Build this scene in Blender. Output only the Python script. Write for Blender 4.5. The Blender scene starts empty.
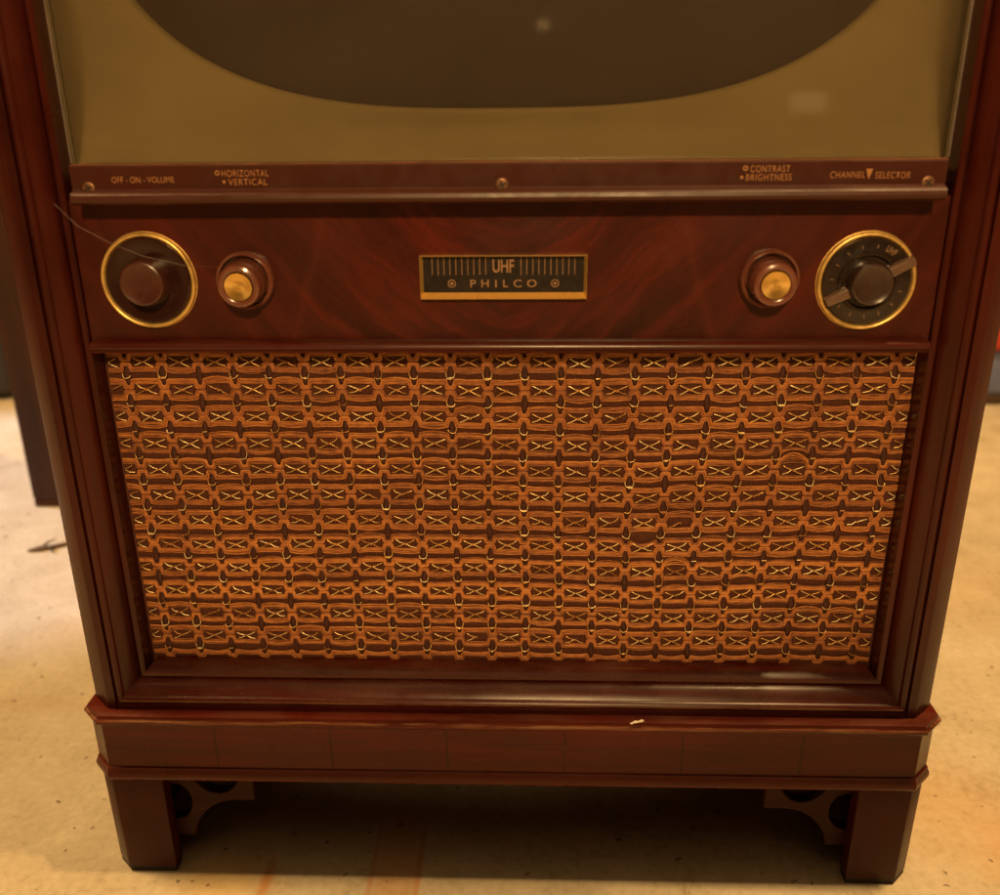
import bpy, bmesh, math, random
from mathutils import Vector, Matrix, noise
random.seed(7)
sc = bpy.context.scene
C = sc.collection
PI = math.pi

# ------------------------------------------------------------------ helpers
def link(name, verts, faces, mat, parent=None, smooth=None, bevel=0, seg=2):
    bm = bmesh.new()
    vs = [bm.verts.new(v) for v in verts]
    for f in faces:
        try: bm.faces.new([vs[i] for i in f])
        except ValueError: pass
    return link_bm(name, bm, mat, parent, smooth, bevel, seg)

def link_bm(name, bm, mat, parent=None, smooth=None, bevel=0, seg=2, recalc=True):
    if recalc: bmesh.ops.recalc_face_normals(bm, faces=bm.faces[:])
    if bevel:
        es = [e for e in bm.edges if len(e.link_faces) == 2 and e.calc_face_angle(0) > 0.5]
        bmesh.ops.bevel(bm, geom=es, offset=bevel, segments=seg, affect='EDGES', profile=0.5)
    me = bpy.data.meshes.new(name); bm.to_mesh(me); bm.free()
    if mat: me.materials.append(mat)
    if smooth is not None:
        for p in me.polygons: p.use_smooth = True
        me.set_sharp_from_angle(angle=math.radians(smooth))
    o = bpy.data.objects.new(name, me); C.objects.link(o)
    if parent: o.parent = parent
    return o

class MB:                                   # collects many shapes into ONE mesh
    def __init__(s): s.v = []; s.f = []; s.tone = []; s.cur = .5
    def add(s, v, f):
        n = len(s.v); s.v += [tuple(p) for p in v]; s.tone += [s.cur]*len(v); s.f += [[i + n for i in q] for q in f]
    def box(s, a, b):
        x0, y0, z0 = a; x1, y1, z1 = b
        s.add([(x0,y0,z0),(x1,y0,z0),(x1,y1,z0),(x0,y1,z0),(x0,y0,z1),(x1,y0,z1),(x1,y1,z1),(x0,y1,z1)],
              [(0,3,2,1),(4,5,6,7),(0,1,5,4),(1,2,6,5),(2,3,7,6),(3,0,4,7)])
    def tube(s, pts, r, n=6, caps=True):
        pts = [Vector(p) for p in pts]; m = len(pts); v = []; f = []
        rr = r if isinstance(r, (list, tuple)) else [r] * m
        for i, p in enumerate(pts):
            t = (pts[min(i+1, m-1)] - pts[max(i-1, 0)]).normalized()
            a = t.cross(Vector((0,1,0)))
            if a.length < 1e-3: a = t.cross(Vector((1,0,0)))
            a.normalize(); b = t.cross(a)
            for k in range(n):
                q = 2*PI*k/n; v.append(p + rr[i]*(math.cos(q)*a + math.sin(q)*b))
        for i in range(m-1):
            for k in range(n):
                f.append((i*n+k, i*n+(k+1)%n, (i+1)*n+(k+1)%n, (i+1)*n+k))
        if caps: f.append(tuple(range(n-1,-1,-1))); f.append(tuple((m-1)*n+k for k in range(n)))
        s.add(v, f)
    def build(s, name, mat, parent=None, smooth=None, bevel=0, seg=2):
        return link(name, s.v, s.f, mat, parent, smooth, bevel, seg)

def prism(poly, y0, y1):                    # x-z polygon pulled along y
    n = len(poly); v = [(x,y0,z) for x,z in poly] + [(x,y1,z) for x,z in poly]
    f = [tuple(range(n)), tuple(range(2*n-1,n-1,-1))] + [(i,(i+1)%n,n+(i+1)%n,n+i) for i in range(n)]
    return v, f

def lathe(name, prof, c, mat, parent, n=64, smooth=35, tilt=None, scale=(1,1)):
    # prof: (radius, out) ; out grows towards the viewer (-y)
    v = []; f = []; m = len(prof)
    T = tilt if tilt is not None else Matrix.Identity(3)
    for r, h in prof:
        for k in range(n):
            a = 2*PI*k/n
            v.append(Vector(c) + T @ Vector((r*math.cos(a), -h, r*math.sin(a))))
    for i in range(m-1):
        for k in range(n): f.append((i*n+k, i*n+(k+1)%n, (i+1)*n+(k+1)%n, (i+1)*n+k))
    if prof[0][0] > 1e-6: f.append(tuple(range(n)))
    f.append(tuple((m-1)*n+k for k in range(n)))
    return link(name, v, f, mat, parent, smooth)

def text_obj(name, items, mat, parent):
    """items: (string, x, y, z, height, sx, align, rot) -> all of one inscription as one mesh"""
    bm = bmesh.new()
    for s, x, y, z, h, w, al, rot, wt in items:
        cu = bpy.data.curves.new('t', 'FONT'); cu.body = s; cu.size = 1; cu.extrude = 0
        cu.offset = wt; cu.align_x = 'CENTER'; cu.align_y = 'CENTER'; cu.space_character = al
        ob = bpy.data.objects.new('t', cu); C.objects.link(ob)
        dg = bpy.context.evaluated_depsgraph_get()
        me = bpy.data.meshes.new_from_object(ob.evaluated_get(dg))
        bpy.data.objects.remove(ob); bpy.data.curves.remove(cu)
        xs = [v.co.x for v in me.vertices]; ys = [v.co.y for v in me.vertices]
        cx, cy = (min(xs)+max(xs))/2, (min(ys)+max(ys))/2
        fx = w/(max(xs)-min(xs)); fy = h/(max(ys)-min(ys))
        cr, sr = math.cos(rot), math.sin(rot)
        for v in me.vertices:
            a, b = (v.co.x-cx)*fx, (v.co.y-cy)*fy
            v.co = Vector((x + a*cr - b*sr, y, z + a*sr + b*cr))
        bm.from_mesh(me); bpy.data.meshes.remove(me)
    return bm

# ------------------------------------------------------------------ materials
def newmat(name):
    m = bpy.data.materials.new(name); m.use_nodes = True
    nt = m.node_tree; b = nt.nodes['Principled BSDF']
    return m, nt, b
def N(nt, t, **kw):
    n = nt.nodes.new(t)
    for k, v in kw.items():
        if k == 'inp':
            for i, x in v.items(): n.inputs[i].default_value = x
        else: setattr(n, k, v)
    return n
def L(nt, a, b): nt.links.new(a, b)
def ramp(nt, fac, stops):
    r = N(nt, 'ShaderNodeValToRGB'); e = r.color_ramp.elements
    while len(e) < len(stops): e.new(0.5)
    for i, (p, c) in enumerate(stops):
        e[i].position = p; e[i].color = (*c, 1) if len(c) == 3 else c
    L(nt, fac, r.inputs[0]); return r
def mathn(nt, op, a, b=None, c=None):
    n = N(nt, 'ShaderNodeMath', operation=op)
    for i, x in enumerate((a, b, c)):
        if x is None: continue
        if isinstance(x, (int, float)): n.inputs[i].default_value = x
        else: L(nt, x, n.inputs[i])
    return n.outputs[0]
def mixc(nt, fac, a, b, mode='MIX'):
    n = N(nt, 'ShaderNodeMix', data_type='RGBA', blend_type=mode)
    for s, x in (('Factor', fac), ('A', a), ('B', b)):
        sock = [i for i in n.inputs if i.name == s and (i.type == ('VALUE' if s == 'Factor' else 'RGBA'))][0]
        if isinstance(x, (int, float)): sock.default_value = x
        elif isinstance(x, tuple): sock.default_value = (*x, 1)
        else: L(nt, x, sock)
    return [o for o in n.outputs if o.type == 'RGBA'][0]
def coords(nt):
    tc = N(nt, 'ShaderNodeTexCoord'); return tc.outputs['Object']
def scaled(nt, co, s, loc=(0,0,0)):
    mp = N(nt, 'ShaderNodeMapping'); mp.inputs['Scale'].default_value = s; mp.inputs['Location'].default_value = loc
    L(nt, co, mp.inputs[0]); return mp.outputs[0]
def noisen(nt, vec, scale, detail=4, rough=.55, dist=0):
    n = N(nt, 'ShaderNodeTexNoise', inp={'Scale': scale, 'Detail': detail, 'Roughness': rough, 'Distortion': dist})
    L(nt, vec, n.inputs['Vector']); return n.outputs['Fac']

def wood(name, grain, dark=(.024,.0033,.0020), light=(.068,.0090,.0044), rough=.29, seams=False, worn=None, dust=0, coat=.10, spec=.26):
    """polished mahogany; grain = axis along which the figure runs"""
    m, nt, b = newmat(name); co = coords(nt)
    s = {'x': (5, 90, 90), 'z': (90, 90, 5)}[grain]
    s2 = {'x': (30, 700, 700), 'z': (700, 700, 30)}[grain]
    n1 = noisen(nt, scaled(nt, co, s), 1, 5, .6, .6)
    n2 = noisen(nt, scaled(nt, co, s2), 1, 3, .6)
    n3 = noisen(nt, co, 9, 3)
    f = mathn(nt, 'ADD', mathn(nt, 'MULTIPLY', n1, .6), mathn(nt, 'MULTIPLY', n2, .25))
    f = mathn(nt, 'ADD', f, mathn(nt, 'MULTIPLY', n3, .42))
    col = ramp(nt, f, [(.44, dark), (.82, light)]).outputs[0]
    bumpv = mathn(nt, 'MULTIPLY', n2, .35)
    sep = N(nt, 'ShaderNodeSeparateXYZ'); L(nt, co, sep.inputs[0])
    if seams:                                # open veneer joints across the base frieze
        w = mathn(nt, 'ADD', sep.outputs[0], mathn(nt, 'MULTIPLY', noisen(nt, scaled(nt, co, (6, 6, 60)), 1, 2), .0022))
        t = mathn(nt, 'PINGPONG', mathn(nt, 'ADD', w, .0409), .0418)
        ln = mathn(nt, 'MULTIPLY', mathn(nt, 'LESS_THAN', t, .0006), mathn(nt, 'GREATER_THAN', noisen(nt, scaled(nt, co, (14, 14, 120)), 1, 2), .36))
        zz = mathn(nt, 'MULTIPLY', mathn(nt, 'LESS_THAN', sep.outputs[2], .1355), mathn(nt, 'GREATER_THAN', sep.outputs[2], .1015))
        ln = mathn(nt, 'MULTIPLY', ln, zz)
        col = mixc(nt, mathn(nt, 'MULTIPLY', ln, .7), col, (.004,.003,.002))
        bumpv = mathn(nt, 'SUBTRACT', bumpv, mathn(nt, 'MULTIPLY', ln, .5))
    # rubbed and scratched places showing pale wood
    if worn:
        z0, z1, amt = worn
        band = mathn(nt, 'MULTIPLY', mathn(nt, 'GREATER_THAN', sep.outputs[2], z0), mathn(nt, 'LESS_THAN', sep.outputs[2], z1))
        wn = ramp(nt, noisen(nt, scaled(nt, co, (14, 200, 200)), 1, 5, .7), [(.5-amt*.3, (0,0,0)), (.68-amt*.3, (1,1,1))]).outputs[0]
        col = mixc(nt, mathn(nt, 'MULTIPLY', mathn(nt, 'MULTIPLY', band, wn), .55), col, (.30,.16,.075))
    sp = ramp(nt, noisen(nt, scaled(nt, co, (160, 160, 110)), 1, 2, .5), [(.80, (0,0,0)), (.83, (1,1,1))]).outputs[0]
    col = mixc(nt, mathn(nt, 'MULTIPLY', sp, .35), col, (.30,.17,.09))
    # fine rubbed scratches along the figure
    ss = {'x': (7, 420, 420), 'z': (420, 420, 7)}[grain]
    scr = ramp(nt, noisen(nt, scaled(nt, co, ss, (3, 7, 1)), 1, 2, .5), [(.70, (0,0,0)), (.76, (1,1,1))]).outputs[0]
    col = mixc(nt, mathn(nt, 'MULTIPLY', scr, .22), col, (.26,.12,.06))
    if dust:
        geo = N(nt, 'ShaderNodeNewGeometry'); sn = N(nt, 'ShaderNodeSeparateXYZ'); L(nt, geo.outputs['Normal'], sn.inputs[0])
        up = mathn(nt, 'MAXIMUM', sn.outputs[2], 0.0)
        dn = ramp(nt, noisen(nt, scaled(nt, co, (22, 60, 60)), 1, 6, .7), [(.42, (0,0,0)), (.75, (1,1,1))]).outputs[0]
        col = mixc(nt, mathn(nt, 'MULTIPLY', mathn(nt, 'MULTIPLY', up, dn), dust), col, (.30,.20,.13))
    L(nt, col, b.inputs['Base Color'])
    rn = ramp(nt, noisen(nt, scaled(nt, co, (18, 18, 18)), 1, 6, .65), [(.3, (rough-.07,)*3), (.75, (rough+.16,)*3)]).outputs[0]
    L(nt, rn, b.inputs['Roughness']); b.inputs['Specular IOR Level'].default_value = spec
    b.inputs['Coat Weight'].default_value = coat; b.inputs['Coat Roughness'].default_value = .22
    bp = N(nt, 'ShaderNodeBump', inp={'Strength': .10, 'Distance': .0006}); L(nt, bumpv, bp.inputs['Height'])
    L(nt, bp.outputs[0], b.inputs['Normal'])
    return m

def crotch_veneer():
    m, nt, b = newmat('mahogany_crotch_veneer'); co = coords(nt)
    sep = N(nt, 'ShaderNodeSeparateXYZ'); L(nt, co, sep.inputs[0])
    ax = mathn(nt, 'ABSOLUTE', mathn(nt, 'ADD', sep.outputs[0], mathn(nt, 'MULTIPLY', mathn(nt, 'SUBTRACT', noisen(nt, co, 30, 3), .5), .012)))
    wob = mathn(nt, 'MULTIPLY', mathn(nt, 'SUBTRACT', noisen(nt, co, 22, 4), .5), .032)
    curve = mathn(nt, 'MULTIPLY', mathn(nt, 'POWER', ax, 1.35), -1.7)
    s = mathn(nt, 'ADD', mathn(nt, 'ADD', sep.outputs[2], curve), wob)
    cv = N(nt, 'ShaderNodeCombineXYZ'); L(nt, mathn(nt, 'MULTIPLY', s, 45), cv.inputs[2]); L(nt, mathn(nt, 'MULTIPLY', ax, 7), cv.inputs[0])
    f1 = noisen(nt, cv.outputs[0], 1, 5, .6, .5)
    cv2 = N(nt, 'ShaderNodeCombineXYZ'); L(nt, mathn(nt, 'MULTIPLY', s, 260), cv2.inputs[2]); L(nt, mathn(nt, 'MULTIPLY', ax, 40), cv2.inputs[0])
    f2 = noisen(nt, cv2.outputs[0], 1, 4, .6)
    fl = noisen(nt, scaled(nt, co, (9, 9, 12)), 1, 3, .5)
    mott = noisen(nt, co, 330, 4, .6)
    f = mathn(nt, 'ADD', mathn(nt, 'MULTIPLY', f1, .62), mathn(nt, 'MULTIPLY', f2, .18))
    f = mathn(nt, 'ADD', f, mathn(nt, 'MULTIPLY', fl, .25)); f = mathn(nt, 'ADD', f, mathn(nt, 'MULTIPLY', mott, .12))
    # the lively flame sits in the middle of the sheet, plainer wood at its ends
    mid = ramp(nt, ax, [(.04, (1,1,1)), (.20, (.25,.25,.25))]).outputs[0]
    f = mathn(nt, 'ADD', mathn(nt, 'MULTIPLY', mathn(nt, 'SUBTRACT', f, .56), mathn(nt, 'ADD', mid, .25)), .54)
    col = ramp(nt, f, [(.34, (.020,.0029,.0018)), (.53, (.046,.0062,.0033)), (.76, (.108,.0132,.0060))]).outputs[0]
    # two long reddish curved streaks near the ends
    st = mathn(nt, 'ABSOLUTE', mathn(nt, 'SUBTRACT', mathn(nt, 'ADD', ax, mathn(nt, 'MULTIPLY', mathn(nt, 'SUBTRACT', sep.outputs[2], .45), .30)), mathn(nt, 'ADD', .118, mathn(nt, 'MULTIPLY', wob, .25))))
    sm = ramp(nt, st, [(.0008, (1,1,1)), (.0045, (0,0,0))]).outputs[0]
    col = mixc(nt, mathn(nt, 'MULTIPLY', mathn(nt, 'MULTIPLY', sm, noisen(nt, co, 60, 3)), .45), col, (.12,.022,.010))
    L(nt, col, b.inputs['Base Color'])
    rn = ramp(nt, noisen(nt, scaled(nt, co, (18, 18, 18)), 1, 6, .65), [(.3, (.24,)*3), (.75, (.42,)*3)]).outputs[0]
    L(nt, rn, b.inputs['Roughness']); b.inputs['Coat Weight'].default_value = .12; b.inputs['Coat Roughness'].default_value = .2; b.inputs['Specular IOR Level'].default_value = .36
    bp = N(nt, 'ShaderNodeBump', inp={'Strength': .08, 'Distance': .0004}); L(nt, f2, bp.inputs['Height']); L(nt, bp.outputs[0], b.inputs['Normal'])
    return m

def plain(name, col, rough=.4, metal=0, vary=.25, vscale=60, coat=0, bump=0, bscale=300):
    m, nt, b = newmat(name); co = coords(nt)
    n = noisen(nt, co, vscale, 5, .6)
    lo = tuple(c*(1-vary) for c in col); hi = tuple(min(1, c*(1+vary)) for c in col)
    L(nt, ramp(nt, n, [(.3, lo), (.7, hi)]).outputs[0], b.inputs['Base Color'])
    b.inputs['Metallic'].default_value = metal
    L(nt, ramp(nt, noisen(nt, co, vscale*1.7, 5, .65), [(.3, (max(.03, rough-.08),)*3), (.7, (rough+.1,)*3)]).outputs[0], b.inputs['Roughness'])
    b.inputs['Coat Weight'].default_value = coat; b.inputs['Coat Roughness'].default_value = .15
    if bump:
        bp = N(nt, 'ShaderNodeBump', inp={'Strength': bump, 'Distance': .0005}); L(nt, noisen(nt, co, bscale, 4), bp.inputs['Height'])
        L(nt, bp.outputs[0], b.inputs['Normal'])
    return m

M = {}
M['stile'] = wood('polished_mahogany_upright', 'z', worn=None)
M['rail'] = wood('polished_mahogany_moulding', 'z')
M['bottom'] = wood('rubbed_mahogany_moulding', 'x', rough=.24, spec=.28, dark=(.026,.0035,.0021), light=(.084,.0100,.0048), worn=(.1500, .1526, .45), dust=.16)
M['ledge'] = wood('dusty_mahogany_ledge', 'x', dust=.10, rough=.27, spec=.22, dark=(.026,.0035,.0021), light=(.080,.0098,.0048))
M['plinth'] = wood('worn_mahogany_base', 'x', seams=True, worn=(.1405, .1432, .12), dust=.12, dark=(.034,.0045,.0026), light=(.108,.0118,.0054), rough=.25, spec=.16, coat=.05)
M['foot'] = wood('worn_mahogany_foot', 'z', rough=.36, coat=.03, spec=.15)
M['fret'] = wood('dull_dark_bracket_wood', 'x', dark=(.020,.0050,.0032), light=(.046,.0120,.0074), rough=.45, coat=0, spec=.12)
M['veneer'] = crotch_veneer()
M['strip'] = plain('brown_enamelled_metal', (.050,.0115,.0060), .36, 0, .08, 40, 0, .04); M['strip'].node_tree.nodes['Principled BSDF'].inputs['Specular IOR Level'].default_value = .32
M['ink'] = plain('faded_gilt_lettering', (.38,.165,.06), .5, 0, .2, 500)
M['brass'] = plain('worn_brass', (.80,.51,.17), .34, .65, .3, 120)
M['spun'] = plain('spun_brass_cap', (.90,.58,.17), .27, .85, .12, 300)
M['bakelite'] = plain('brown_bakelite', (.060,.0165,.0105), .33, 0, .2, 90, .15)
M['disc'] = plain('dark_glossy_dial_disc', (.024,.0062,.0045), .2, 0, .15, 60, .3)
M['hub'] = plain('dark_hub_plastic', (.040,.019,.013), .3, 0, .15, 90, .3)
M['knob'] = plain('red_brown_bakelite', (.15,.048,.030), .22, 0, .2, 90, .5)
M['blackplastic'] = plain('dark_brown_dial_plastic', (.020,.0105,.008), .25, 0, .3, 80, .4)
M['blackenamel'] = plain('black_badge_enamel', (.011,.006,.005), .35, 0, .3, 120, .1)
M['dialbar'] = plain('grey_brown_pointer_plastic', (.125,.070,.047), .38, 0, .2, 120, .3)
M['dialink'] = plain('dial_numeral_paint', (.27,.145,.075), .5, 0, .3, 500)
def spun_brass():
    m, nt, b = newmat('spun_brass_cap'); b.inputs['Base Color'].default_value = (.90,.58,.18,1); b.inputs['Metallic'].default_value = 1
    b.inputs['Roughness'].default_value = .36; b.inputs['Anisotropic'].default_value = .6
    t = N(nt, 'ShaderNodeTangent', direction_type='RADIAL', axis='Y'); L(nt, t.outputs[0], b.inputs['Tangent']); return m
M['spun'] = spun_brass()
M['gold'] = plain('gilt_badge_metal', (.90,.58,.18), .3, .7, .05, 25)
M['screw'] = plain('brassy_screw_steel', (.20,.095,.05), .45, .6, .3, 900)
M['mask'] = plain('old_gold_screen_mask', (.232,.170,.082), .65, 0, .10, 14, 0, .05, 900); M['mask'].node_tree.nodes['Principled BSDF'].inputs['Specular IOR Level'].default_value = .08
M['trim'] = plain('grey_glass_edge', (.15,.115,.09), .4, .2, .2, 100)
M['tube'] = plain('dark_picture_tube', (.056,.036,.026), .35, 0, .05, 4, 0)
M['glide'] = plain('black_foot_glide', (.012,.008,.006), .6)
M['back'] = plain('brown_hardboard', (.06,.035,.02), .7, 0, .2, 80)

def glass_mat():
    m, nt, b = newmat('safety_glass'); nt.nodes.remove(b)
    out = nt.nodes['Material Output']; tr = N(nt, 'ShaderNodeBsdfTransparent'); tr.inputs[0].default_value = (.93,.92,.88,1)
    gl = N(nt, 'ShaderNodeBsdfGlossy'); gl.inputs['Roughness'].default_value = .045
    fr = N(nt, 'ShaderNodeFresnel'); fr.inputs[0].default_value = 1.5
    df = N(nt, 'ShaderNodeBsdfDiffuse'); df.inputs[0].default_value = (.5,.44,.40,1)
    co = coords(nt); d = mathn(nt, 'MULTIPLY', noisen(nt, scaled(nt, co, (9, 9, 9)), 1, 8, .7), .036)
    mx = N(nt, 'ShaderNodeMixShader'); L(nt, d, mx.inputs[0]); L(nt, tr.outputs[0], mx.inputs[1]); L(nt, df.outputs[0], mx.inputs[2])
    m2 = N(nt, 'ShaderNodeMixShader'); L(nt, fr.outputs[0], m2.inputs[0]); L(nt, mx.outputs[0], m2.inputs[1]); L(nt, gl.outputs[0], m2.inputs[2])
    L(nt, m2.outputs[0], out.inputs[0]); return m
M['glass'] = glass_mat()

def backing_mat():
    m, nt, b = newmat('ribbed_brown_backing'); co = coords(nt)
    sep = N(nt, 'ShaderNodeSeparateXYZ'); L(nt, co, sep.inputs[0])
    x = mathn(nt, 'ADD', sep.outputs[0], mathn(nt, 'MULTIPLY', noisen(nt, scaled(nt, co, (200, 1, 500)), 1, 2), .0006))
    w = mathn(nt, 'SINE', mathn(nt, 'MULTIPLY', x, 2*PI/.00118))
    f = mathn(nt, 'ADD', mathn(nt, 'MULTIPLY', w, .5), .5)
    f2 = mathn(nt, 'MULTIPLY', f, mathn(nt, 'ADD', .35, noisen(nt, co, 400, 3)))
    L(nt, ramp(nt, f2, [(.1, (.028,.0065,.003)), (.85, (.155,.037,.0125))]).outputs[0], b.inputs['Base Color'])
    b.inputs['Roughness'].default_value = .75
    bp = N(nt, 'ShaderNodeBump', inp={'Strength': .8, 'Distance': .0006}); L(nt, f, bp.inputs['Height']); L(nt, bp.outputs[0], b.inputs['Normal'])
    return m
M['backing'] = backing_mat()
def yarn_mat():
    m, nt, b = newmat('rust_orange_yarn'); co = coords(nt)
    n = noisen(nt, scaled(nt, co, (260, 260, 2600)), 1, 4, .6); n2 = noisen(nt, co, 26, 4); n3 = noisen(nt, co, 190, 3)
    f = mathn(nt, 'ADD', mathn(nt, 'MULTIPLY', n, .5), mathn(nt, 'ADD', mathn(nt, 'MULTIPLY', n2, .25), mathn(nt, 'MULTIPLY', n3, .3)))
    L(nt, ramp(nt, f, [(.32, (.12,.030,.0055)), (.54, (.37,.115,.020)), (.80, (.68,.28,.060))]).outputs[0], b.inputs['Base Color'])
    at = N(nt, 'ShaderNodeAttribute', attribute_name='tone'); f = mathn(nt, 'ADD', f, mathn(nt, 'MULTIPLY', mathn(nt, 'SUBTRACT', at.outputs['Fac'], .5), .30)); L(nt, f, [n for n in nt.nodes if n.type == 'VALTORGB'][0].inputs[0])
    b.inputs['Roughness'].default_value = .55; b.inputs['Sheen Weight'].default_value = .15
    bp = N(nt, 'ShaderNodeBump', inp={'Strength': .5, 'Distance': .0003}); L(nt, n, bp.inputs['Height']); L(nt, bp.outputs[0], b.inputs['Normal'])
    return m
M['yarn'] = yarn_mat()
M['cord'] = plain('dark_brown_knot_yarn', (.050,.0105,.0045), .8, 0, .5, 500, 0, .6, 1500)
M['goldthread'] = plain('metallic_gold_thread', (1.0,.72,.31), .30, .55, .2, 400, 0, .3, 1800)

_nt = M['goldthread'].node_tree; _b = _nt.nodes['Principled BSDF']
_a = N(_nt, 'ShaderNodeAttribute', attribute_name='tone'); _f = mathn(_nt, 'ADD', mathn(_nt, 'MULTIPLY', _a.outputs['Fac'], .7), mathn(_nt, 'MULTIPLY', noisen(_nt, coords(_nt), 420, 3), .5))
L(_nt, ramp(_nt, _f, [(.25, (.42,.18,.045)), (.6, (.95,.62,.22)), (.95, (1,.84,.48))]).outputs[0], _b.inputs['Base Color'])
def floor_mat():
    m, nt, b = newmat('old_painted_concrete'); co = coords(nt)
    n1 = noisen(nt, co, 2.3, 6, .6, .3); n2 = noisen(nt, co, 17, 7, .65, .4); n3 = noisen(nt, co, 140, 5, .6)
    n4 = noisen(nt, co, 650, 3, .6)
    f = mathn(nt, 'ADD', mathn(nt, 'ADD', mathn(nt, 'MULTIPLY', n1, .45), mathn(nt, 'MULTIPLY', mathn(nt, 'SUBTRACT', n4, .5), .22)), mathn(nt, 'ADD', mathn(nt, 'MULTIPLY', n2, .40), mathn(nt, 'MULTIPLY', n3, .42)))
    col = ramp(nt, f, [(.43, (.27,.205,.125)), (.59, (.43,.358,.255)), (.72, (.50,.425,.315)), (.85, (.60,.52,.39))]).outputs[0]
    sep = N(nt, 'ShaderNodeSeparateXYZ'); L(nt, co, sep.inputs[0])
    def blob(x, y, rx, ry, soft=.6, wob=.5, ns=14):
        dx = mathn(nt, 'DIVIDE', mathn(nt, 'SUBTRACT', sep.outputs[0], x), rx); dy = mathn(nt, 'DIVIDE', mathn(nt, 'SUBTRACT', sep.outputs[1], y), ry)
        d = mathn(nt, 'SQRT', mathn(nt, 'ADD', mathn(nt, 'MULTIPLY', dx, dx), mathn(nt, 'MULTIPLY', dy, dy)))
        d = mathn(nt, 'ADD', d, mathn(nt, 'MULTIPLY', mathn(nt, 'SUBTRACT', noisen(nt, co, ns, 5, .65), .5), wob*2))
        return ramp(nt, d, [(1-soft, (1,1,1)), (1, (0,0,0))]).outputs[0]
    # rust and varnish stains
    stains = [(.36,.075,.085,.10,.9,.45,.42,(.52,.30,.12)), (.40,.03,.05,.06,.9,.5,.42,(.52,.25,.08)),
              (-.215,-.012,.055,.045,.7,.3,.5,(.55,.36,.12)), (-.183,-.012,.0065,.030,.7,.18,.75,(.42,.17,.05)),
              (-.085,.0,.020,.085,.35,.16,.5,(.48,.25,.09)), (-.068,.0,.0035,.085,.7,.2,.6,(.42,.16,.05)), (-.104,.0,.003,.08,.7,.2,.5,(.42,.16,.05)),
              (-.46,.20,.10,.02,.8,.5,.3,(.42,.27,.13)), (-.50,.33,.05,.05,.8,.6,.25,(.42,.24,.10)), (.55,.45,.2,.12,.9,.6,.25,(.45,.28,.13))]
    for x, y, rx, ry, so, wo, am, c in stains:
        col = mixc(nt, mathn(nt, 'MULTIPLY', blob(x, y, rx, ry, so, wo), am), col, c)
    # dirt specks and hairlines
    sp = ramp(nt, noisen(nt, co, 95, 2, .5), [(.70, (0,0,0)), (.725, (1,1,1))]).outputs[0]
    col = mixc(nt, mathn(nt, 'MULTIPLY', sp, .75), col, (.10,.055,.03))
    sp2 = ramp(nt, noisen(nt, scaled(nt, co, (1,1,1), (3,5,0)), 60, 2, .5), [(.765, (0,0,0)), (.78, (1,1,1))]).outputs[0]
    col = mixc(nt, mathn(nt, 'MULTIPLY', sp2, .5), col, (.75,.68,.55))
    v = N(nt, 'ShaderNodeTexVoronoi', feature='DISTANCE_TO_EDGE', inp={'Scale': 7}); 
    wv = N(nt, 'ShaderNodeVectorMath', operation='ADD'); L(nt, co, wv.inputs[0])
    nn = N(nt, 'ShaderNodeTexNoise', inp={'Scale': 9, 'Detail': 5}); L(nt, co, nn.inputs['Vector'])
    sc_ = N(nt, 'ShaderNodeVectorMath', operation='SCALE'); sc_.inputs['Scale'].default_value = .22; L(nt, nn.outputs['Color'], sc_.inputs[0]); L(nt, sc_.outputs[0], wv.inputs[1])
    L(nt, wv.outputs[0], v.inputs['Vector'])
    ck = mathn(nt, 'MULTIPLY', ramp(nt, v.outputs['Distance'], [(.002, (1,1,1)), (.006, (0,0,0))]).outputs[0], ramp(nt, noisen(nt, co, 12, 3), [(.60, (0,0,0)), (.66, (1,1,1))]).outputs[0])
    col = mixc(nt, mathn(nt, 'MULTIPLY', ck, .45), col, (.20,.12,.06))
    L(nt, col, b.inputs['Base Color'])
    L(nt, ramp(nt, n2, [(.3, (.42,)*3), (.7, (.62,)*3)]).outputs[0], b.inputs['Roughness'])
    b.inputs['Specular IOR Level'].default_value = .3
    bp = N(nt, 'ShaderNodeBump', inp={'Strength': .5, 'Distance': .002}); L(nt, mathn(nt, 'ADD', n2, mathn(nt, 'MULTIPLY', n3, .4)), bp.inputs['Height']); L(nt, bp.outputs[0], b.inputs['Normal'])
    return m

# ------------------------------------------------------------------ setting
fl = link('floor', [(-30,-30,0),(30,-30,0),(30,30,0),(-30,30,0)], [(0,1,2,3)], floor_mat()); fl['kind'] = 'structure'

def thing(name, label, cat, loc=(0,0,0)):
    o = bpy.data.objects.new(name, None); o.empty_display_size = .05; C.objects.link(o)
    o.location = loc; o['label'] = label; o['category'] = cat
    return o
def tag(o, label, cat): o['label'] = label; o['category'] = cat; return o

# ------------------------------------------------------------------ the television console
tv = thing('television_console', 'dark mahogany television console with orange woven grille and brass ringed knobs', 'television')
W, ZB, ZT, DEP = .302, .1433, 1.03, .47

# side panels: a chamfered upright each, running from the base to the top
for s in (-1, 1):
    sec = [(W, DEP), (W, .0125), (W-.0145, .0002), (W-.0155, 0), (.2815, 0), (.2815, .014), (.268, .022), (.268, DEP)]
    n = len(sec)
    v = [(s*x, y, ZB) for x, y in sec] + [(s*x, y, ZT) for x, y in sec]
    f = [(i, (i+1)%n, n+(i+1)%n, n+i) for i in range(n)] + [tuple(range(n)), tuple(range(2*n-1, n-1, -1))]
    link('side_panel', v, f, M['stile'], tv, 30)

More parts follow.
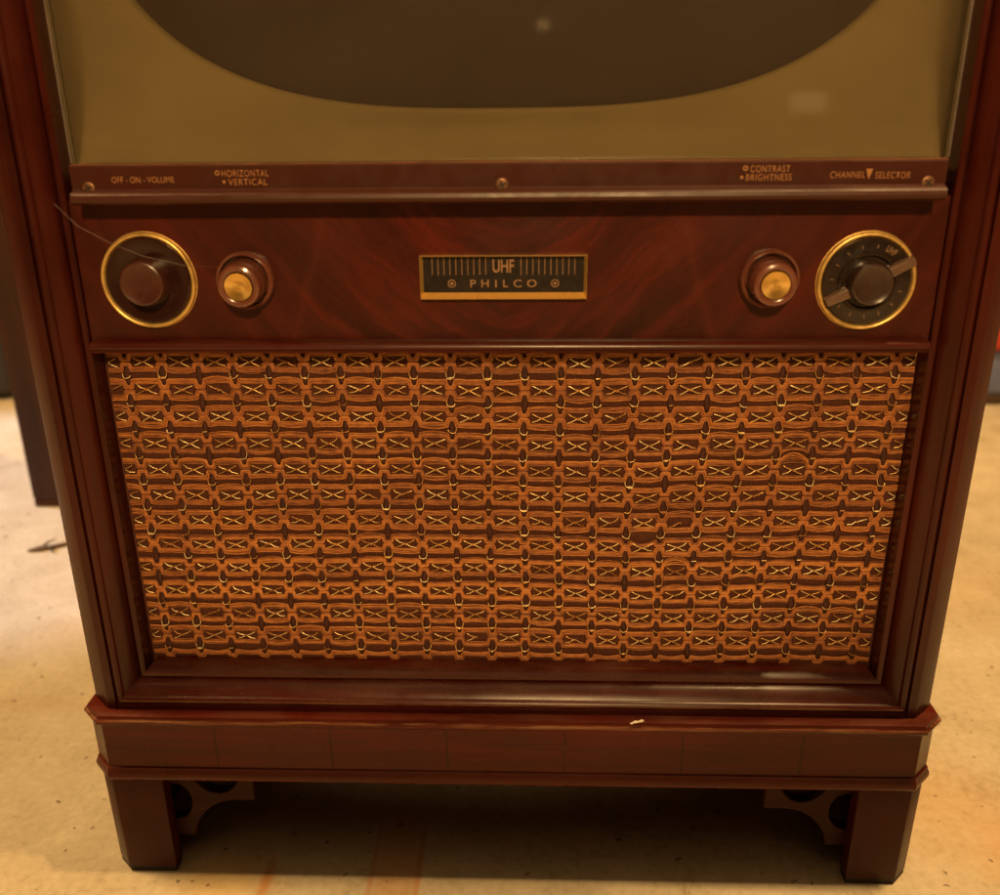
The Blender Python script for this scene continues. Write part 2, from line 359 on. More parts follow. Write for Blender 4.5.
# moulded frame round the openings: one mitred profile, (inset, depth)
PR = [(.0002,.0145), (.0002,.0012), (.0006,.0022), (.0013,.0022), (.0017,.0006), (.0026,-.0006), (.0038,-.0009), (.0050,-.0003), (.0060,.0012),
      (.0064,.0024), (.0088,.0042), (.0120,.0083), (.0142,.0119), (.0145,.0146), (.0156,.0146), (.0158,.0122), (.0164,.0117), (.0190,.0117), (.0197,.0124), (.0198,.031), (.0120,.031)]
X0, Z0, Z1 = .2813, .1486, .985
def ring_pts(t, y): return [(-X0+t, y, Z0+t), (X0-t, y, Z0+t), (X0-t, y, Z1-t), (-X0+t, y, Z1-t)]
def frame_piece(name, a, b, mat):
    v = []; f = []
    for t, y in (PR if name != 'bottom_moulding' else PR[:-2] + [(.0238,.0258), (.0238,.031), PR[-1]]):
        p = ring_pts(t, y); v += [p[a], p[b]]
    m = len(v)//2
    for i in range(m): f.append((2*i, 2*i+1, 2*((i+1)%m)+1, 2*((i+1)%m)))
    f += [tuple(range(0, 2*m, 2)), tuple(range(1, 2*m, 2))]
    # many cuts along its length so that the shading and grain stay lively
    return link(name, v, f, mat, tv, 32)
frame_piece('frame_moulding', 3, 0, M['rail']); frame_piece('frame_moulding', 1, 2, M['rail'])
frame_piece('bottom_moulding', 0, 1, M['bottom']); frame_piece('top_moulding', 2, 3, M['ledge'])
b = MB(); b.box((-.2813,.0006,ZB), (.2813,.02,.1487)); b.build('bottom_rail', M['ledge'], tv, bevel=.0006)
b = MB(); b.box((-.2813,.0004,.9848), (.2813,.03,ZT)); b.build('top_rail', M['ledge'], tv)
b = MB(); b.box((-.318,-.018,ZT), (.318,DEP+.005,ZT+.022)); b.build('top_panel', M['ledge'], tv, 30, .006, 3)
b = MB(); b.box((-.268,DEP-.012,ZB), (.268,DEP-.004,ZT)); b.build('back_panel', M['back'], tv)

# base: profile swept round the front and both sides, canted corners
PX, PY = .2905, -.008
def base_path(o):                            # plan outline pushed outwards by o
    k = .4142*o
    return [(-(PX+.0132+o), DEP+.01), (-(PX+.0132+o), PY+.0128-k), (-(PX+k), PY-o), (PX+k, PY-o), (PX+.0132+o, PY+.0128-k), (PX+.0132+o, DEP+.01)]
BP = [(-.025,.0885), (-.0005,.0885), (.0008,.0890), (.0024,.0912), (.0029,.0938), (.0025,.0962), (.0014,.0985), (.0012,.1000), (0,.1006), (0,.1352), (.0004,.1366),
      (.0016,.1376), (.0032,.1390), (.0039,.1404), (.0039,.1418), (.0032,.1425), (.0022,.1425), (.0020,.1431), (.0014,.1452), (-.0008,.1460), (-.0035,.1462), (-.0075,.1446), (-.025,.1440)]
v = []; f = []
for o_, z in BP: v += [(x, y, z) for x, y in base_path(o_)]
m = len(BP)
for i in range(m-1):
    for k in range(5): f.append((i*6+k, i*6+k+1, (i+1)*6+k+1, (i+1)*6+k))
for k in range(5): f.append((k, k+1, (m-1)*6+k+1, (m-1)*6+k))
link('base_plinth', v, f, M['plinth'], tv, 28)
b = MB(); b.box((-.27,.02,.125), (.27,DEP,.1425)); b.build('bottom_board', M['back'], tv)

# feet and the fretted brackets beside them
FRET = [(-9,0),(-9,15),(4,16),(9,19),(12.4,25),(13.2,32),(11.8,39),(8,45),(2,48),(-9,48.5),(-9,64),(13.2,64),(13.8,58),(15.8,52),(18.8,46.5),(22.8,41.2),(27.5,36.8),(33,33.4),(39,31.3),(46,30.3),
        (62,30),(62,0),(53,0),(51.5,9),(48,16.5),(42.5,21.6),(36,23.6),(29,22.6),(22.5,18),(16,10),(11,3),(10,0)]
for sy in (0, 1):
    for s in (-1, 1):
        yo = lambda y: y if sy == 0 else DEP - .002 - y
        plan = [(.2535, PY+.0006), (PX+.0006, PY+.0006), (PX+.0126, PY+.0124), (PX+.0126, PY+.15), (PX-.004, PY+.15), (PX-.004, .0052), (.2535, .0052)]
        v = []; 
        for z, e in ((.005, -.0006), (.0884, 0)):
            v += [(s*(x+e*(1 if x > .28 else -.4)), yo(y - (e if y < .01 else 0)), z) for x, y in plan]
        n = len(plan); f = [(i, (i+1)%n, n+(i+1)%n, n+i) for i in range(n)] + [tuple(range(n)), tuple(range(2*n-1, n-1, -1))]
        ft = link('foot', v, f, M['foot'], tv, 30, .0008, 2)
        plan2 = [(x*.996 if x > .28 else x+.0015, y*.9+.001) for x, y in plan]
        v = [(s*x, yo(y), z) for z in (0, .0052) for x, y in plan2]
        link('glide', v, f, M['glide'], ft)
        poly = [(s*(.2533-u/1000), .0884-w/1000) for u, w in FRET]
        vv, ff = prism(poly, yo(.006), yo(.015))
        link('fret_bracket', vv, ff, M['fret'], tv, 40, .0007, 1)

# screen: mask tray, picture tube, glass
def rrect(hx, z0, z1, r, y, n=12, e=2.0):
    pts = []
    for cx, cz, a0 in ((hx-r, z1-r, 0), (-hx+r, z1-r, 90), (-hx+r, z0+r, 180), (hx-r, z0+r, 270)):
        for k in range(n):
            a = math.radians(a0 + 90*k/(n-1)); pts.append((cx + r*math.cos(a), y, cz + r*math.sin(a)))
    out = []                                # extra points along the straight edges
    for i, p in enumerate(pts):
        out.append(p)
        if i % n == n-1:
            q = pts[(i+1) % len(pts)]
            for k in range(1, 28): out.append(tuple(Vector(p).lerp(Vector(q), k/28)))
    return out
def sellipse(a, bb, zc, y, ref, e=2.95):
    out = []
    for x, _, z in ref:                     # same directions as the rounded rectangle, so that the loft does not twist
        dx, dz = x/a, (z-zc)/bb; k = (abs(dx)**e + abs(dz)**e)**(-1/e); out.append((x*k, y, zc+(z-zc)*k))
    return out
ref = rrect(.2560,.536,.948,.045,.052)
TA, TBB, TZ = .2630, .2005, .7470
rings = [rrect(.2614,.512,.966,.004,.0325), rrect(.2608,.5185,.964,.006,.038), rrect(.2592,.527,.956,.018,.046), rrect(.2570,.5345,.950,.036,.0515), rrect(.254,.5385,.946,.045,.0545)]
o4 = sellipse(TA, TBB, TZ, .0690, ref)
for t in (.3, .6, .85):
    rings.append([tuple(Vector(p).lerp(Vector(q), t)) for p, q in zip(rings[4], o4)])
rings.append(o4); rings += [sellipse(TA-.0012, TBB-.0012, TZ, .0700, ref), sellipse(TA-.0022, TBB-.0022, TZ, .0722, ref), sellipse(TA-.0026, TBB-.0026, TZ, .080, ref)]
n = len(ref); v = [p for r in rings for p in r]; f = []
for i in range(len(rings)-1):
    for k in range(n): f.append((i*n+k, i*n+(k+1)%n, (i+1)*n+(k+1)%n, (i+1)*n+k))
link('screen_mask', v, f, M['mask'], tv, 60)
v = [(0, .050, TZ)]; f = []
for j in range(1, 13):
    t = j/12; v += [(x, .050+.030*t**2.2, z) for x, _, z in sellipse((TA+.004)*t, (TBB+.004)*t, TZ, 0, [(p[0]*1.0, 0, p[2]) for p in ref])]
for k in range(n): f.append((0, 1+k, 1+(k+1)%n))
for j in range(11):
    for k in range(n): f.append((1+j*n+k, 1+j*n+(k+1)%n, 1+(j+1)*n+(k+1)%n, 1+(j+1)*n+k))
link('picture_tube', v, f, M['tube'], tv, 60)
b = MB(); b.box((-.2612,.0275,.505), (.2612,.0312,.9648)); b.build('screen_glass', M['glass'], tv)
for s in (-1, 1):
    b = MB(); b.box((s*.2608-.0007,.0255,.5195), (s*.2608+.0007,.0273,.964))
    b.build('screen_trim', M['trim'], tv)

# label strip with its rounded lip
SP = [(-.0016,.5196), (-.0028,.5195), (-.0034,.5186), (-.0034,.5062), (-.0040,.5053), (-.0062,.5046), (-.0080,.5030), (-.0086,.5008), (-.0078,.4988), (-.0058,.4976), (-.0030,.4972), (.0140,.4972), (.0140,.5150), (.0268,.5150), (.0268,.5196)]
SP = [(y + (.0034 if y < .013 else 0), z) for y, z in SP]
n = len(SP); v = [(s*.2502, y, z) for s in (-1, 1) for y, z in SP]
f = [(i, (i+1)%n, n+(i+1)%n, n+i) for i in range(n)] + [tuple(range(n)), tuple(range(2*n-1, n-1, -1))]
strip = link('label_strip', v, f, M['strip'], tv, 30)
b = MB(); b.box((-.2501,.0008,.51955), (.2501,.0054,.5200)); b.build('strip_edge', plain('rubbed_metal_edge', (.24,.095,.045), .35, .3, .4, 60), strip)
def put_text(items, mat, parent, name='lettering'):
    bm = text_obj(name, items, mat, parent); return link_bm(name, bm, mat, parent, recalc=False)
YS = -.0002
def ringmark(bm, x, z, r0, r1, n=18):
    vs = [bm.verts.new((x + r*math.cos(2*PI*k/n), YS, z + r*math.sin(2*PI*k/n))) for r in (r0, r1) for k in range(n)]
    for k in range(n): bm.faces.new((vs[k], vs[(k+1)%n], vs[n+(k+1)%n], vs[n+k]))
bm = text_obj('lettering', [('OFF - ON - VOLUME', -.2079, YS, .5114, .0034, .0365, 1.05, 0, -.003)], M['ink'], strip)
link_bm('lettering', bm, M['ink'], strip, recalc=False)
bm = text_obj('lettering', [('HORIZONTAL', -.1478, YS, .5146, .0036, .0272, 1.15, 0, -.003), ('VERTICAL', -.1467, YS, .5098, .0036, .0225, 1.15, 0, -.003)], M['ink'], strip)
ringmark(bm, -.1640, .5149, .0008, .0014); ringmark(bm, -.1605, .5099, .0001, .0009)
link_bm('lettering', bm, M['ink'], strip, recalc=False)
bm = text_obj('lettering', [('CONTRAST', .1516, YS, .5150, .0036, .0222, 1.15, 0, -.003), ('BRIGHTNESS', .1512, YS, .5104, .0036, .0256, 1.15, 0, -.003)], M['ink'], strip)
ringmark(bm, .1377, .5154, .0008, .0014); ringmark(bm, .1360, .5105, .0001, .0009)
link_bm('lettering', bm, M['ink'], strip, recalc=False)
bm = text_obj('lettering', [('CHANNEL', .1952, YS, .5115, .0035, .0195, 1.15, 0, -.003), ('SELECTOR', .2205, YS, .5111, .0035, .0196, 1.15, 0, -.003)], M['ink'], strip)
bm.faces.new([bm.verts.new(p) for p in ((.2052, YS, .5146), (.2090, YS, .5146), (.2071, YS, .5088))])
link_bm('lettering', bm, M['ink'], strip, recalc=False)
for x, z in ((-.2404,.5068), (0,.5074), (.2404,.5068)):
    sw = lathe('screw', [(.0037,.0), (.0037,.0005), (.0032,.0009), (.0022,.0010), (.0004,.0010)], (x, 0, z), M['screw'], strip, 24)
    a = random.uniform(.2, 1.2); ca, sa = math.cos(a), math.sin(a); mb = MB()
    for (ux, uz) in ((ca, sa), (-sa, ca)):
        p = [(x+ux*l-uz*w, z+uz*l+ux*w) for l, w in ((-.0026,-.00045), (.0026,-.00045), (.0026,.00045), (-.0026,.00045))]
        d = .0001 if ux == ca else 0
        vv, ff = prism(p, -.0011-.0001-d, -.0006); mb.add(vv, ff)
    # the crossed slot is cut dark into the head
    so = mb.build('screw_slot', M['glide'], strip)

# control panel, lower bead
b = MB(); b.box((-.2612,.0146,.4095), (.2612,.022,.4985)); pan = b.build('control_panel', M['veneer'], tv)
BD = [(.0300,.4062), (.0085,.4062), (.0078,.4068), (.0078,.4086), (.0056,.4092), (.0048,.4106), (.0052,.4121), (.0066,.4132), (.0090,.4137), (.0144,.4139), (.0300,.4139)]
n = len(BD); v = [(s*.2588, y, z) for s in (-1, 1) for y, z in BD]
f = [(i, (i+1)%n, n+(i+1)%n, n+i) for i in range(n)] + [tuple(range(n)), tuple(range(2*n-1, n-1, -1))]
link('grille_bead', v, f, M['ledge'], tv, 40)

YP = .0146
def torus_prof(r, w, h):                     # a brass rim standing on the panel
    return [(r+w/2, 0), (r+w/2, h*.5), (r+w*.36, h*.85), (r+w*.1, h), (r-w*.15, h*.97), (r-w*.4, h*.75), (r-w/2, h*.4), (r-w/2-.0002, .0008)]
def rim(c, parent):
    n = 96; prof = torus_prof(.0280, .0028, .0032); prof = [(prof[0][0]+.0004, 0)] + prof; m = len(prof); v = []; f = []
    for r, h in prof:
        for k in range(n): a = 2*PI*k/n; v.append((c[0]+r*math.cos(a), c[1]-h, c[2]+r*math.sin(a)))
    for i in range(m):
        for k in range(n): f.append((i*n+k, i*n+(k+1)%n, ((i+1)%m)*n+(k+1)%n, ((i+1)%m)*n+k))
    return link('brass_ring', v, f, M['brass'], parent, 50)
# volume knob
c = (-.2187, YP, .4508)
kb = lathe('volume_knob', [(.0262,0), (.0262,.0020), (.0255,.0026), (.0240,.0026), (.0200,.0020), (.0150,.0014), (.0002,.0014)], c, M['disc'], tv, 96)
lathe('knob_barrel', [(.0146,.0012), (.0144,.0050), (.0137,.0112), (.0131,.0128), (.0122,.0132), (.0100,.0125), (.003,.0122), (.0002,.0122)], c, M['bakelite'], kb, 72)
rim(c, kb)
# the two concentric picture knobs
def picture_knob(x, z, rot):
    c = (x, YP, z)
    col = lathe('picture_knob', [(.0176,0), (.0178,.0040), (.0174,.0062), (.0166,.0070), (.0156,.0068), (.0150,.0058), (.0148,.0024), (.0100,.0020), (.0002,.0020)], c, M['knob'], tv, 72)
    T = Matrix.Rotation(math.radians(4), 3, 'X')
    lathe('knob_barrel', [(.0136,.0012), (.0136,.0105), (.0131,.0165), (.0123,.0185), (.0110,.0192), (.0098,.0190), (.0090,.0184), (.0086,.0150), (.0002,.0150)], c, M['knob'], col, 72, 35, T)
    # shallow spun cone
    n = 96; prof = [(.0084,.0178), (.0083,.0190), (.0079,.0190), (.0001,.0168)]
    lathe('knob_cap', prof, c, M['spun'], col, n, 35, T)
picture_knob(-.1578, .4512, 0); picture_knob(.1600, .4512, 1)
# channel selector
c = (.2183, YP, .4490)
dl = lathe('channel_selector', [(.0262,0), (.0262,.0020), (.0256,.0026), (.0190,.0030), (.0180,.0032), (.0176,.0046), (.0170,.0052), (.0160,.0052), (.0154,.0044), (.0150,.0034), (.0002,.0034)], c, M['blackplastic'], tv, 96)
rim(c, dl)
lathe('selector_knob', [(.0128,.0030), (.0126,.0115), (.0121,.0132), (.0112,.0138), (.0098,.0132), (.0080,.0128), (.0002,.0126)], c, M['hub'], dl, 64)
A = math.radians(27); ca, sa = math.cos(A), math.sin(A)
for s in (-1, 1):
    b = MB()
    for (l0, l1, w0, w1, h0, h1) in ((s*.0128, s*.0288 if s > 0 else -.0268, .0040, .0034, .0085, .0068),):
        base = [(l0,-w0),(l1,-w1),(l1,w1),(l0,w0)]
        v = [(c[0]+l*ca-w*sa, c[1]-.0030, c[2]+l*sa+w*ca) for l, w in base] + [(c[0]+l*ca-w*sa*.75, c[1]-(h0 if l == l0 else h1), c[2]+l*sa+w*ca*.75) for l, w in base]
        b.add(v, [(0,1,2,3),(4,5,6,7),(0,1,5,4),(1,2,6,5),(2,3,7,6),(3,0,4,7)])
    b.build('pointer_arm', M['dialbar'], dl, 30, .0006, 2)
# dial printing: UHF and faint tick marks
rr = .0218; a = math.radians(57)
bm = text_obj('lettering', [('UHF', c[0]+rr*math.cos(a), YP-.0031, c[2]+rr*math.sin(a), .0040, .0066, 1.05, a-PI/2, .012)], M['dialink'], dl)
for k in range(13):
    an = math.radians(80+k*24)
    if abs((math.degrees(an)-207+180) % 360 - 180) < 14 or abs((math.degrees(an)-27+180) % 360 - 180) < 26: continue
    for (r0, r1, w) in ((.0200, .0222, .00022),):
        ux, uz = math.cos(an), math.sin(an)
        bm.faces.new([bm.verts.new((c[0]+ux*r-uz*q, YP-.0031, c[2]+uz*r+ux*q)) for r, q in ((r0,-w),(r1,-w),(r1,w),(r0,w))])
link_bm('lettering', bm, M['dialink'], dl, recalc=False)

# dial badge
def loop(x, z0, z1, y): return [(-x, y, z0), (x, y, z0), (x, y, z1), (-x, y, z1)]
rg = [loop(.0507,.4392,.4655,YP+.001), loop(.0507,.4392,.4655,YP-.0026), loop(.0503,.4397,.4652,YP-.0032), loop(.0487,.4432,.4650,YP+.0012)]
v = [p for r in rg for p in r]; f = []
for i in range(3):
    for k in range(4): f.append((i*4+k, i*4+(k+1)%4, (i+1)*4+(k+1)%4, (i+1)*4+k))
# the badge sits in a shallow window cut in front of the veneer
bad = link('dial_badge', v, f, M['gold'], tv)
for vtx in bad.data.vertices: vtx.co.y -= .0014
b = MB(); b.box((-.0492,YP-.0006,.4426), (.0492,YP-.0001,.4652)); b.build('badge_plate', M['blackenamel'], bad)
YB = YP-.0008
bm = text_obj('lettering', [('UHF', 0, YB, .4589, .0080, .0130, 1.0, 0, .02), ('PHILCO', 0, YB, .4484, .0047, .0405, 1.75, 0, .012)], M['dialink'], bad)
def quad(bm, x0, x1, z0, z1, y): bm.faces.new([bm.verts.new(p) for p in ((x0,y,z0),(x1,y,z0),(x1,y,z1),(x0,y,z1))])
for i in range(10):
    for s in (-1, 1):
        x = s*(.0107+.00362*i); quad(bm, x-.00021, x+.00021, .4536, .4646, YB)
for s in (-1, 1):
    n = 20
    for r0, r1 in ((.0019, .0025), (.0001, .0010)):
        vs = [bm.verts.new((s*.0315 + r*math.cos(2*PI*k/n), YB, .4484 + r*math.sin(2*PI*k/n))) for r in (r0, r1) for k in range(n)]
        for k in range(n): bm.faces.new((vs[k], vs[(k+1)%n], vs[n+(k+1)%n], vs[n+k]))
link_bm('lettering', bm, M['dialink'], bad, recalc=False)

# ------------------------------------------------------------------ speaker grille: woven from real threads
P, Q, YG = .02362, .01862, .0262
ZR, XC = .3958, .0004
b = MB(); b.box((-.2614,YG+.0008,.1680), (.2614,YG+.0016,.4070))
gr = b.build('speaker_grille', M['backing'], tv)
def warp(x, z):                              # the old cloth has slackened
    p = Vector((x*7, z*7, 0)); q = Vector((x*28, z*28, 3))
    return x + .0026*noise.noise(p) + .0007*noise.noise(q), z + .0022*noise.noise(p+Vector((9,2,1))) + .0008*noise.noise(q+Vector((4,4,4)))
ROWS, COLS = range(-1, 13), range(-12, 13)
bow = {}
for r in ROWS:
    for c_ in COLS:
        for bd in (1, -1): bow[r, c_, bd] = (random.gauss(0, .022), random.uniform(-.03, .075), random.uniform(.5, 1))
bow[7, 4, 1] = (-.20, -.18, 1); bow[8, 5, 1] = (.05, .26, 1); bow[4, 8, 1] = (.05, .22, 1); bow[3, 8, -1] = (.02, -.14, 1); bow[8, 7, -1] = (0, -.13, 1)
for c_ in COLS: bow[12, c_, 1] = (-.10 + random.gauss(0, .015), -.06, 1)
bow[8, -6, -1] = (0, -.10, 1); bow[10, 9, 1] = (0, .10, 1)
def sst(e0, e1, x):
    t = min(1, max(0, (x-e0)/(e1-e0))); return t*t*(3-2*t)
yb = MB(); kb2 = MB(); gb = MB()
NS = 5
for r in ROWS:
    zc = ZR - r*Q
    for bd in (1, -1):
        for i in range(NS):
            pts = []
            yb.cur = random.random(); rad0 = random.uniform(.00035, .00045)
            for c_ in COLS:
                sh, bw, ha = bow[r, c_, bd]
                for u in (-.5,-.455,-.425,-.395,-.365,-.33,-.24,-.12,0,.12,.24,.33,.365,.395,.425,.455):
                    x = XC + (c_+u)*P
                    au = abs(u); j = i/(NS-1)
                    t = sst(.340+.016*i, .374+.016*i, au)
                    vw = .206 + .172*j + sh*.4 + bw*(1-(u/.36)**2)*(1 if au < .36 else 0)*(.25+.75*j)
                    vj = .026 + .112*j
                    vv = (vw*(1-t) + vj*t)*Q*bd
                    vv += .00036*noise.noise(Vector((x*150, i*3.3+r*7.7, bd*5)))
                    y = YG - .0004 - .0005*(1-t)*math.sin(PI*(.2+.6*j)) - .0003*noise.noise(Vector((x*90, i*9.1, r*2.2+bd)))
                    if abs(x) > .2609: continue
                    zz = zc + vv
                    X, Z = warp(x, zz)
                    if not (.1686 < Z < .4062): 
                        if len(pts) > 2: yb.tube(pts, rad0*random.uniform(.9,1.1), 6)
                        pts = []; continue
                    pts.append((max(-.2612, min(.2612, X)), y, Z))
            if len(pts) > 2: yb.tube(pts, rad0*random.uniform(.9, 1.1), 6)
    for c_ in COLS:
        x0 = XC + c_*P
        # knot between the loops, in the gap under this row, at the cell edge
        xk, zk = x0 + .5*P, zc - .5*Q
        def tp(x, y, z):
            X, Z = warp(x, z); return (X, y, Z)
        if abs(xk) < .258 and .176 < zk < .400:
            n = 7; pts = []; rad = []
            for k in range(n):
                t = k/(n-1); pts.append(tp(xk + random.gauss(0,.00015), YG + .0010, zk + (.33-.68*t)*Q)); rad.append(.0003 + .0019*math.sin(PI*(.10+.86*t**1.25))**.7)
            kb2.tube(pts, rad, 8)
            gb.cur = random.random(); h = random.uniform(.8, 1.15); sk = random.gauss(0, .012); q = random.random()
            y0 = YG - .0013
            pl = [(-.118, .12), (-.112, .02), (-.085, -.065+sk), (0, -.085), (.085, -.065-sk), (.112, .02), (.122, .12)]
            if q < .2: pl = pl[1:]
            elif q < .4: pl = pl[:-1]
            elif q < .55: pl = pl[2:]
            elif q < .62: pl = pl[1:-2]
            drop = random.random() < .22
            pts = [tp(xk + a*P, y0 - .0009*(1-abs(a)/.13) - (.0004 if abs(a) < .1 else 0), zk + e*h*Q) for a, e in pl]
            if not drop: gb.tube(pts, .00027*random.uniform(.85, 1.2), 6)
            if q > .6: gb.tube([tp(xk-.06*P, y0-.0013, zk-.045*Q), tp(xk+.07*P, y0-.0014, zk-.03*Q)], .00030, 6)
        # the X of gold thread in the window of this cell
        if abs(x0) < .268 and .176 < zc < .400:
            for s in (-1, 1):
                gb.cur = random.random()
                if random.random() < .008: continue
                g = lambda: random.gauss(0, .018)
                w0, w1 = .275+g(), .275+g()
                e0, e1 = .155+g(), .155+g()
                pts = [(x0 - w0*P, YG-.0012, zc - s*e0*Q), (x0 - .15*P, YG-.0022, zc - s*.085*Q), (x0 - .04*P, YG-.0013+s*.0002, zc - s*.02*Q + g()*.0004),
                       (x0 + .04*P, YG-.0013-s*.0002, zc + s*.02*Q), (x0 + .15*P, YG-.0022, zc + s*.085*Q), (x0 + w1*P, YG-.0012, zc + s*e1*Q)]
                if random.random() < .05: pts = pts[:4]
                pts = [tp(*p) for p in pts if abs(p[0]) < .2600]
                if len(pts) > 2: gb.tube(pts, .00031*random.uniform(.85, 1.15), 6)
            # fine orange tie over the crossing
            if abs(x0) < .258: yb.tube([tp(x0-.0005, YG-.0019, zc+.0009), tp(x0+.0002, YG-.0021, zc), tp(x0+.0004, YG-.0019, zc-.0009)], .0004, 5)
yo_ = yb.build('yarn', M['yarn'], gr, 70); at = yo_.data.attributes.new('tone', 'FLOAT', 'POINT'); at.data.foreach_set('value', yb.tone); kb2.build('knot_cord', M['cord'], gr, 70); go_ = gb.build('gold_thread', M['goldthread'], gr, 70); at = go_.data.attributes.new('tone', 'FLOAT', 'POINT'); at.data.foreach_set('value', gb.tone)

# ------------------------------------------------------------------ small loose things
cw = MB()
pts = [(-.262,-.0012,.4985), (-.245,-.012,.487), (-.2255,-.0145,.4770), (-.208,-.0150,.4700), (-.196,-.0150,.4672), (-.185,-.010,.4635), (-.172,.013,.4590)]
cw.tube(pts, .00011, 5)
mcw = plain('pale_cobweb', (.16,.11,.085), .6)
tag(cw.build('cobweb_strand', mcw), 'thin grey cobweb strand stretched across the left brass ringed knob', 'cobweb')
chip = MB(); 
chip.tube([(.0880,-.0115,.1468), (.0905,-.0108,.1471), (.0925,-.0110,.1474), (.0950,-.0103,.1478), (.0962,-.0108,.1482)], [.0004,.0011,.0006,.0011,.0005], 7)
chip.tube([(.0868,-.0120,.1466), (.0885,-.0118,.1468)], [.0005,.0009], 6)
tag(chip.build('paint_flake', plain('white_paint', (.8,.74,.62), .6, 0, .1, 300, 0, .4, 900), None, 60), 'tiny white curled flake lying on the upper edge of the console base', 'flake')
sp = MB()
sp.tube([(-.655,.528,.002), (-.640,.531,.004), (-.628,.537,.003), (-.612,.548,.003), (-.592,.560,.001)], [.002,.004,.0028,.003,.001], 8)
sp.tube([(-.640,.531,.004), (-.637,.545,.006), (-.630,.556,.007)], [.002,.0015,.0006], 7)
sp.tube([(-.628,.537,.003), (-.622,.524,.008)], [.0035,.001], 7)
tag(sp.build('wood_splinter', plain('dark_bark', (.10,.058,.03), .8, 0, .4, 200, 0, .6, 400), None, 60), 'small dark wood splinter lying on the concrete floor left of the console', 'splinter')

# dark post of other furniture at the left
po = thing('wooden_post', 'tall dark brown square wooden post standing on the floor behind the console', 'post', (-.690, .714, 0))
mpo = wood('dark_stained_post', 'z', dark=(.018,.007,.004), light=(.056,.017,.007), rough=.55, coat=0)
b = MB(); b.box((-.034,-.04,.012), (.034,.04,1.12)); b.build('shaft', mpo, po, 30, .003, 2)
b = MB(); b.box((-.0335,-.0395,0), (.0335,.0395,.012)); b.build('foot_pad', mpo, po, 30, .002, 2)
b = MB(); b.box((-.045,-.05,1.12), (.045,.05,1.145)); b.build('cap', mpo, po, 30, .004, 2)
# black case farther off
dc = thing('black_case', 'black case standing on the floor at the far left edge', 'case', (-1.26, 1.38, 0))
mdc = plain('black_leatherette', (.014,.010,.009), .5, 0, .3, 90, 0, .4, 700)
b = MB(); b.box((-.21,-.18,.012), (.21,.18,.40)); b.build('body', mdc, dc, 30, .012, 3)
b = MB(); b.box((-.212,-.182,.402), (.212,.182,.46)); b.build('lid', mdc, dc, 30, .012, 3)
for sx in (-1, 1): 
    b = MB(); b.box((sx*.15-.02,-.14,0), (sx*.15+.02,.14,.0118)); b.build('runner', M['glide'], dc)
# blue tub with red lid at the right
tb = thing('storage_tub', 'blue plastic tub with red lid on the floor at the right edge', 'tub', (1.13, 1.38, 0))
mb_, mr_ = plain('blue_grey_plastic', (.11,.13,.25), .45, 0, .15, 30), plain('red_plastic', (.36,.03,.016), .4, 0, .15, 30)
def tapered(w0, d0, w1, d1, z0, z1): 
    return [(-w0,-d0,z0),(w0,-d0,z0),(w0,d0,z0),(-w0,d0,z0),(-w1,-d1,z1),(w1,-d1,z1),(w1,d1,z1),(-w1,d1,z1)], [(0,3,2,1),(4,5,6,7),(0,1,5,4),(1,2,6,5),(2,3,7,6),(3,0,4,7)]
v, f = tapered(.235,.205,.25,.22,.022,.115); link('body', v, f, mb_, tb, 30, .012, 3)
v, f = tapered(.225,.195,.235,.205,0,.022); link('base', v, f, plain('dark_tub_base', (.06,.03,.015), .6), tb, 30, .004, 2)
v, f = tapered(.262,.232,.255,.225,.115,.30); link('lid', v, f, mr_, tb, 30, .015, 3)

# ------------------------------------------------------------------ camera (solved from the photograph)
cam = bpy.data.cameras.new('camera'); co_ = bpy.data.objects.new('camera', cam); C.objects.link(co_)
r_ = Vector((.9994692, .03138675, -.00872815)); f_ = Vector((-.03246426, .93723561, -.3471822)).normalized()
u_ = r_.cross(f_).normalized(); r_ = f_.cross(u_)
mw = Matrix((r_, u_, -f_)).transposed().to_4x4(); mw.translation = Vector((.01602918, -.53545304, .54519549)); co_.matrix_world = mw
cam.sensor_width = 36; cam.lens = 36*.89983; cam.clip_start = .01; cam.clip_end = 200
cam.dof.use_dof = True; cam.dof.focus_distance = .625; cam.dof.aperture_fstop = 5
sc.camera = co_

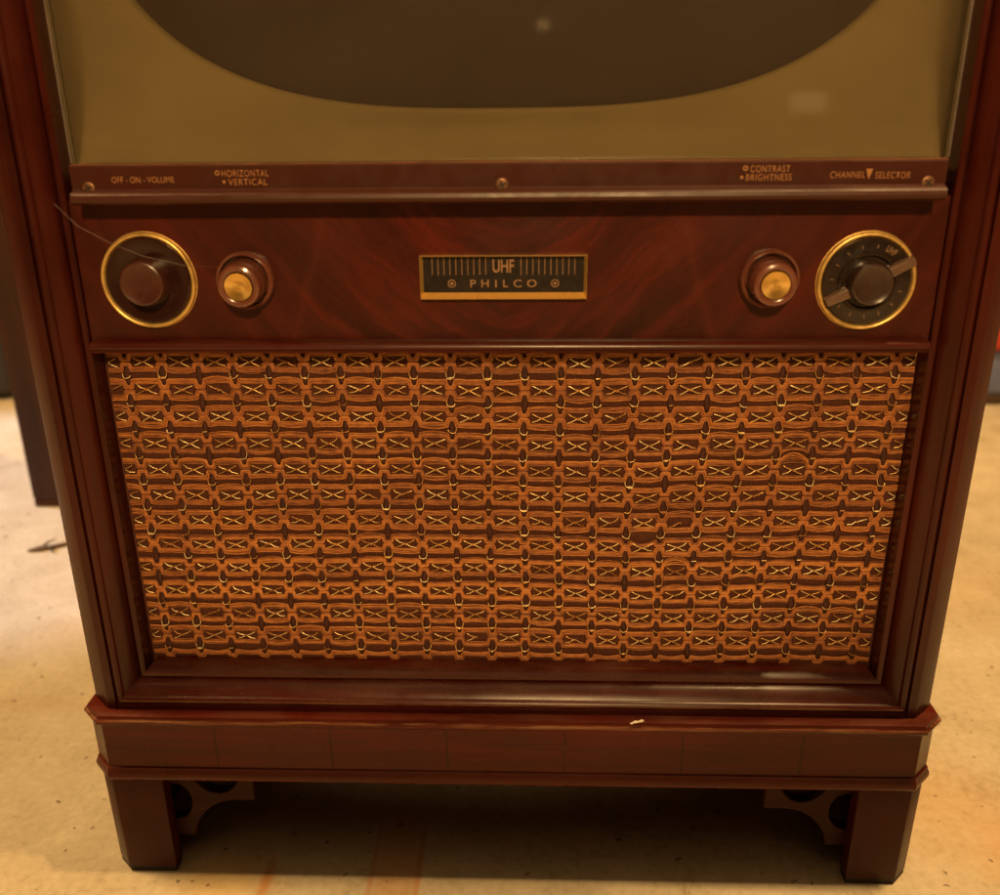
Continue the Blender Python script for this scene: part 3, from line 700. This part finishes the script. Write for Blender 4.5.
# ------------------------------------------------------------------ lamps
def area(name, loc, target, sx, sy, power, col, spread=180):
    l = bpy.data.lights.new(name, 'AREA'); l.shape = 'RECTANGLE'; l.size = sx; l.size_y = sy; l.energy = power; l.color = col; l.spread = math.radians(spread)
    o = bpy.data.objects.new(name, l); C.objects.link(o); o.location = loc
    o.rotation_euler = (Vector(target)-Vector(loc)).to_track_quat('-Z', 'Y').to_euler(); return o
WARM = (1, .63, .255)
area('ceiling_lamp', (.62, .0, 2.35), (.55, 0, 0), .22, .05, 84, WARM)
area('back_ceiling_lamp', (-1.0, .12, 2.35), (-.9, .3, 0), .3, .3, 26, WARM, 110)
# added front spot, cone cut at the base so floor beneath stays dark
rl = bpy.data.lights.new('front_fill_spot', 'SPOT'); rl.energy = 170; rl.color = WARM; rl.spot_size = math.radians(42); rl.spot_blend = .08; rl.shadow_soft_size = .07
ro = bpy.data.objects.new('front_fill_spot', rl); C.objects.link(ro); ro.location = (.14, -1.8, 1.55)
ro.rotation_euler = (Vector((0.02, 0, .982))-ro.location).to_track_quat('-Z', 'Y').to_euler()
area('far_lamp', (.982, -2.79, .575), (.1, 0, .55), .115, .065, .024, WARM)
area('small_lamp', (.06, -2.79, .83), (.02, 0, .55), .028, .022, .007, WARM)
# daylight coming through a door at the left
sl = bpy.data.lights.new('door_daylight', 'SPOT'); sl.energy = 240; sl.color = (.66,.74,1); sl.spot_size = math.radians(24); sl.spot_blend = .2; sl.shadow_soft_size = .05
so = bpy.data.objects.new('door_daylight', sl); C.objects.link(so); so.location = (-2.3, 1.0, 1.5)
so.rotation_euler = (Vector((-.93, .72, 0))-so.location).to_track_quat('-Z', 'Y').to_euler()

w = bpy.data.worlds.new('World'); sc.world = w; w.use_nodes = True
nt = w.node_tree; bg = nt.nodes['Background']
# a dim room: pale lamp-lit ceiling overhead, darker walls
tcw = N(nt, 'ShaderNodeTexCoord'); sw_ = N(nt, 'ShaderNodeSeparateXYZ'); L(nt, tcw.outputs['Generated'], sw_.inputs[0])
rw = ramp(nt, sw_.outputs[2], [(.0, (.012,.0055,.002)), (.70, (.032,.013,.005)), (.93, (.62,.36,.14)), (1, (1.1,.65,.26))])
L(nt, rw.outputs[0], bg.inputs[0]); bg.inputs[1].default_value = 1.0
vs = sc.view_settings
sc.display_settings.display_device = 'sRGB'
vs.view_transform = 'Standard'; vs.look = 'None'; vs.exposure = 0; vs.gamma = 1; vs.use_curve_mapping = False
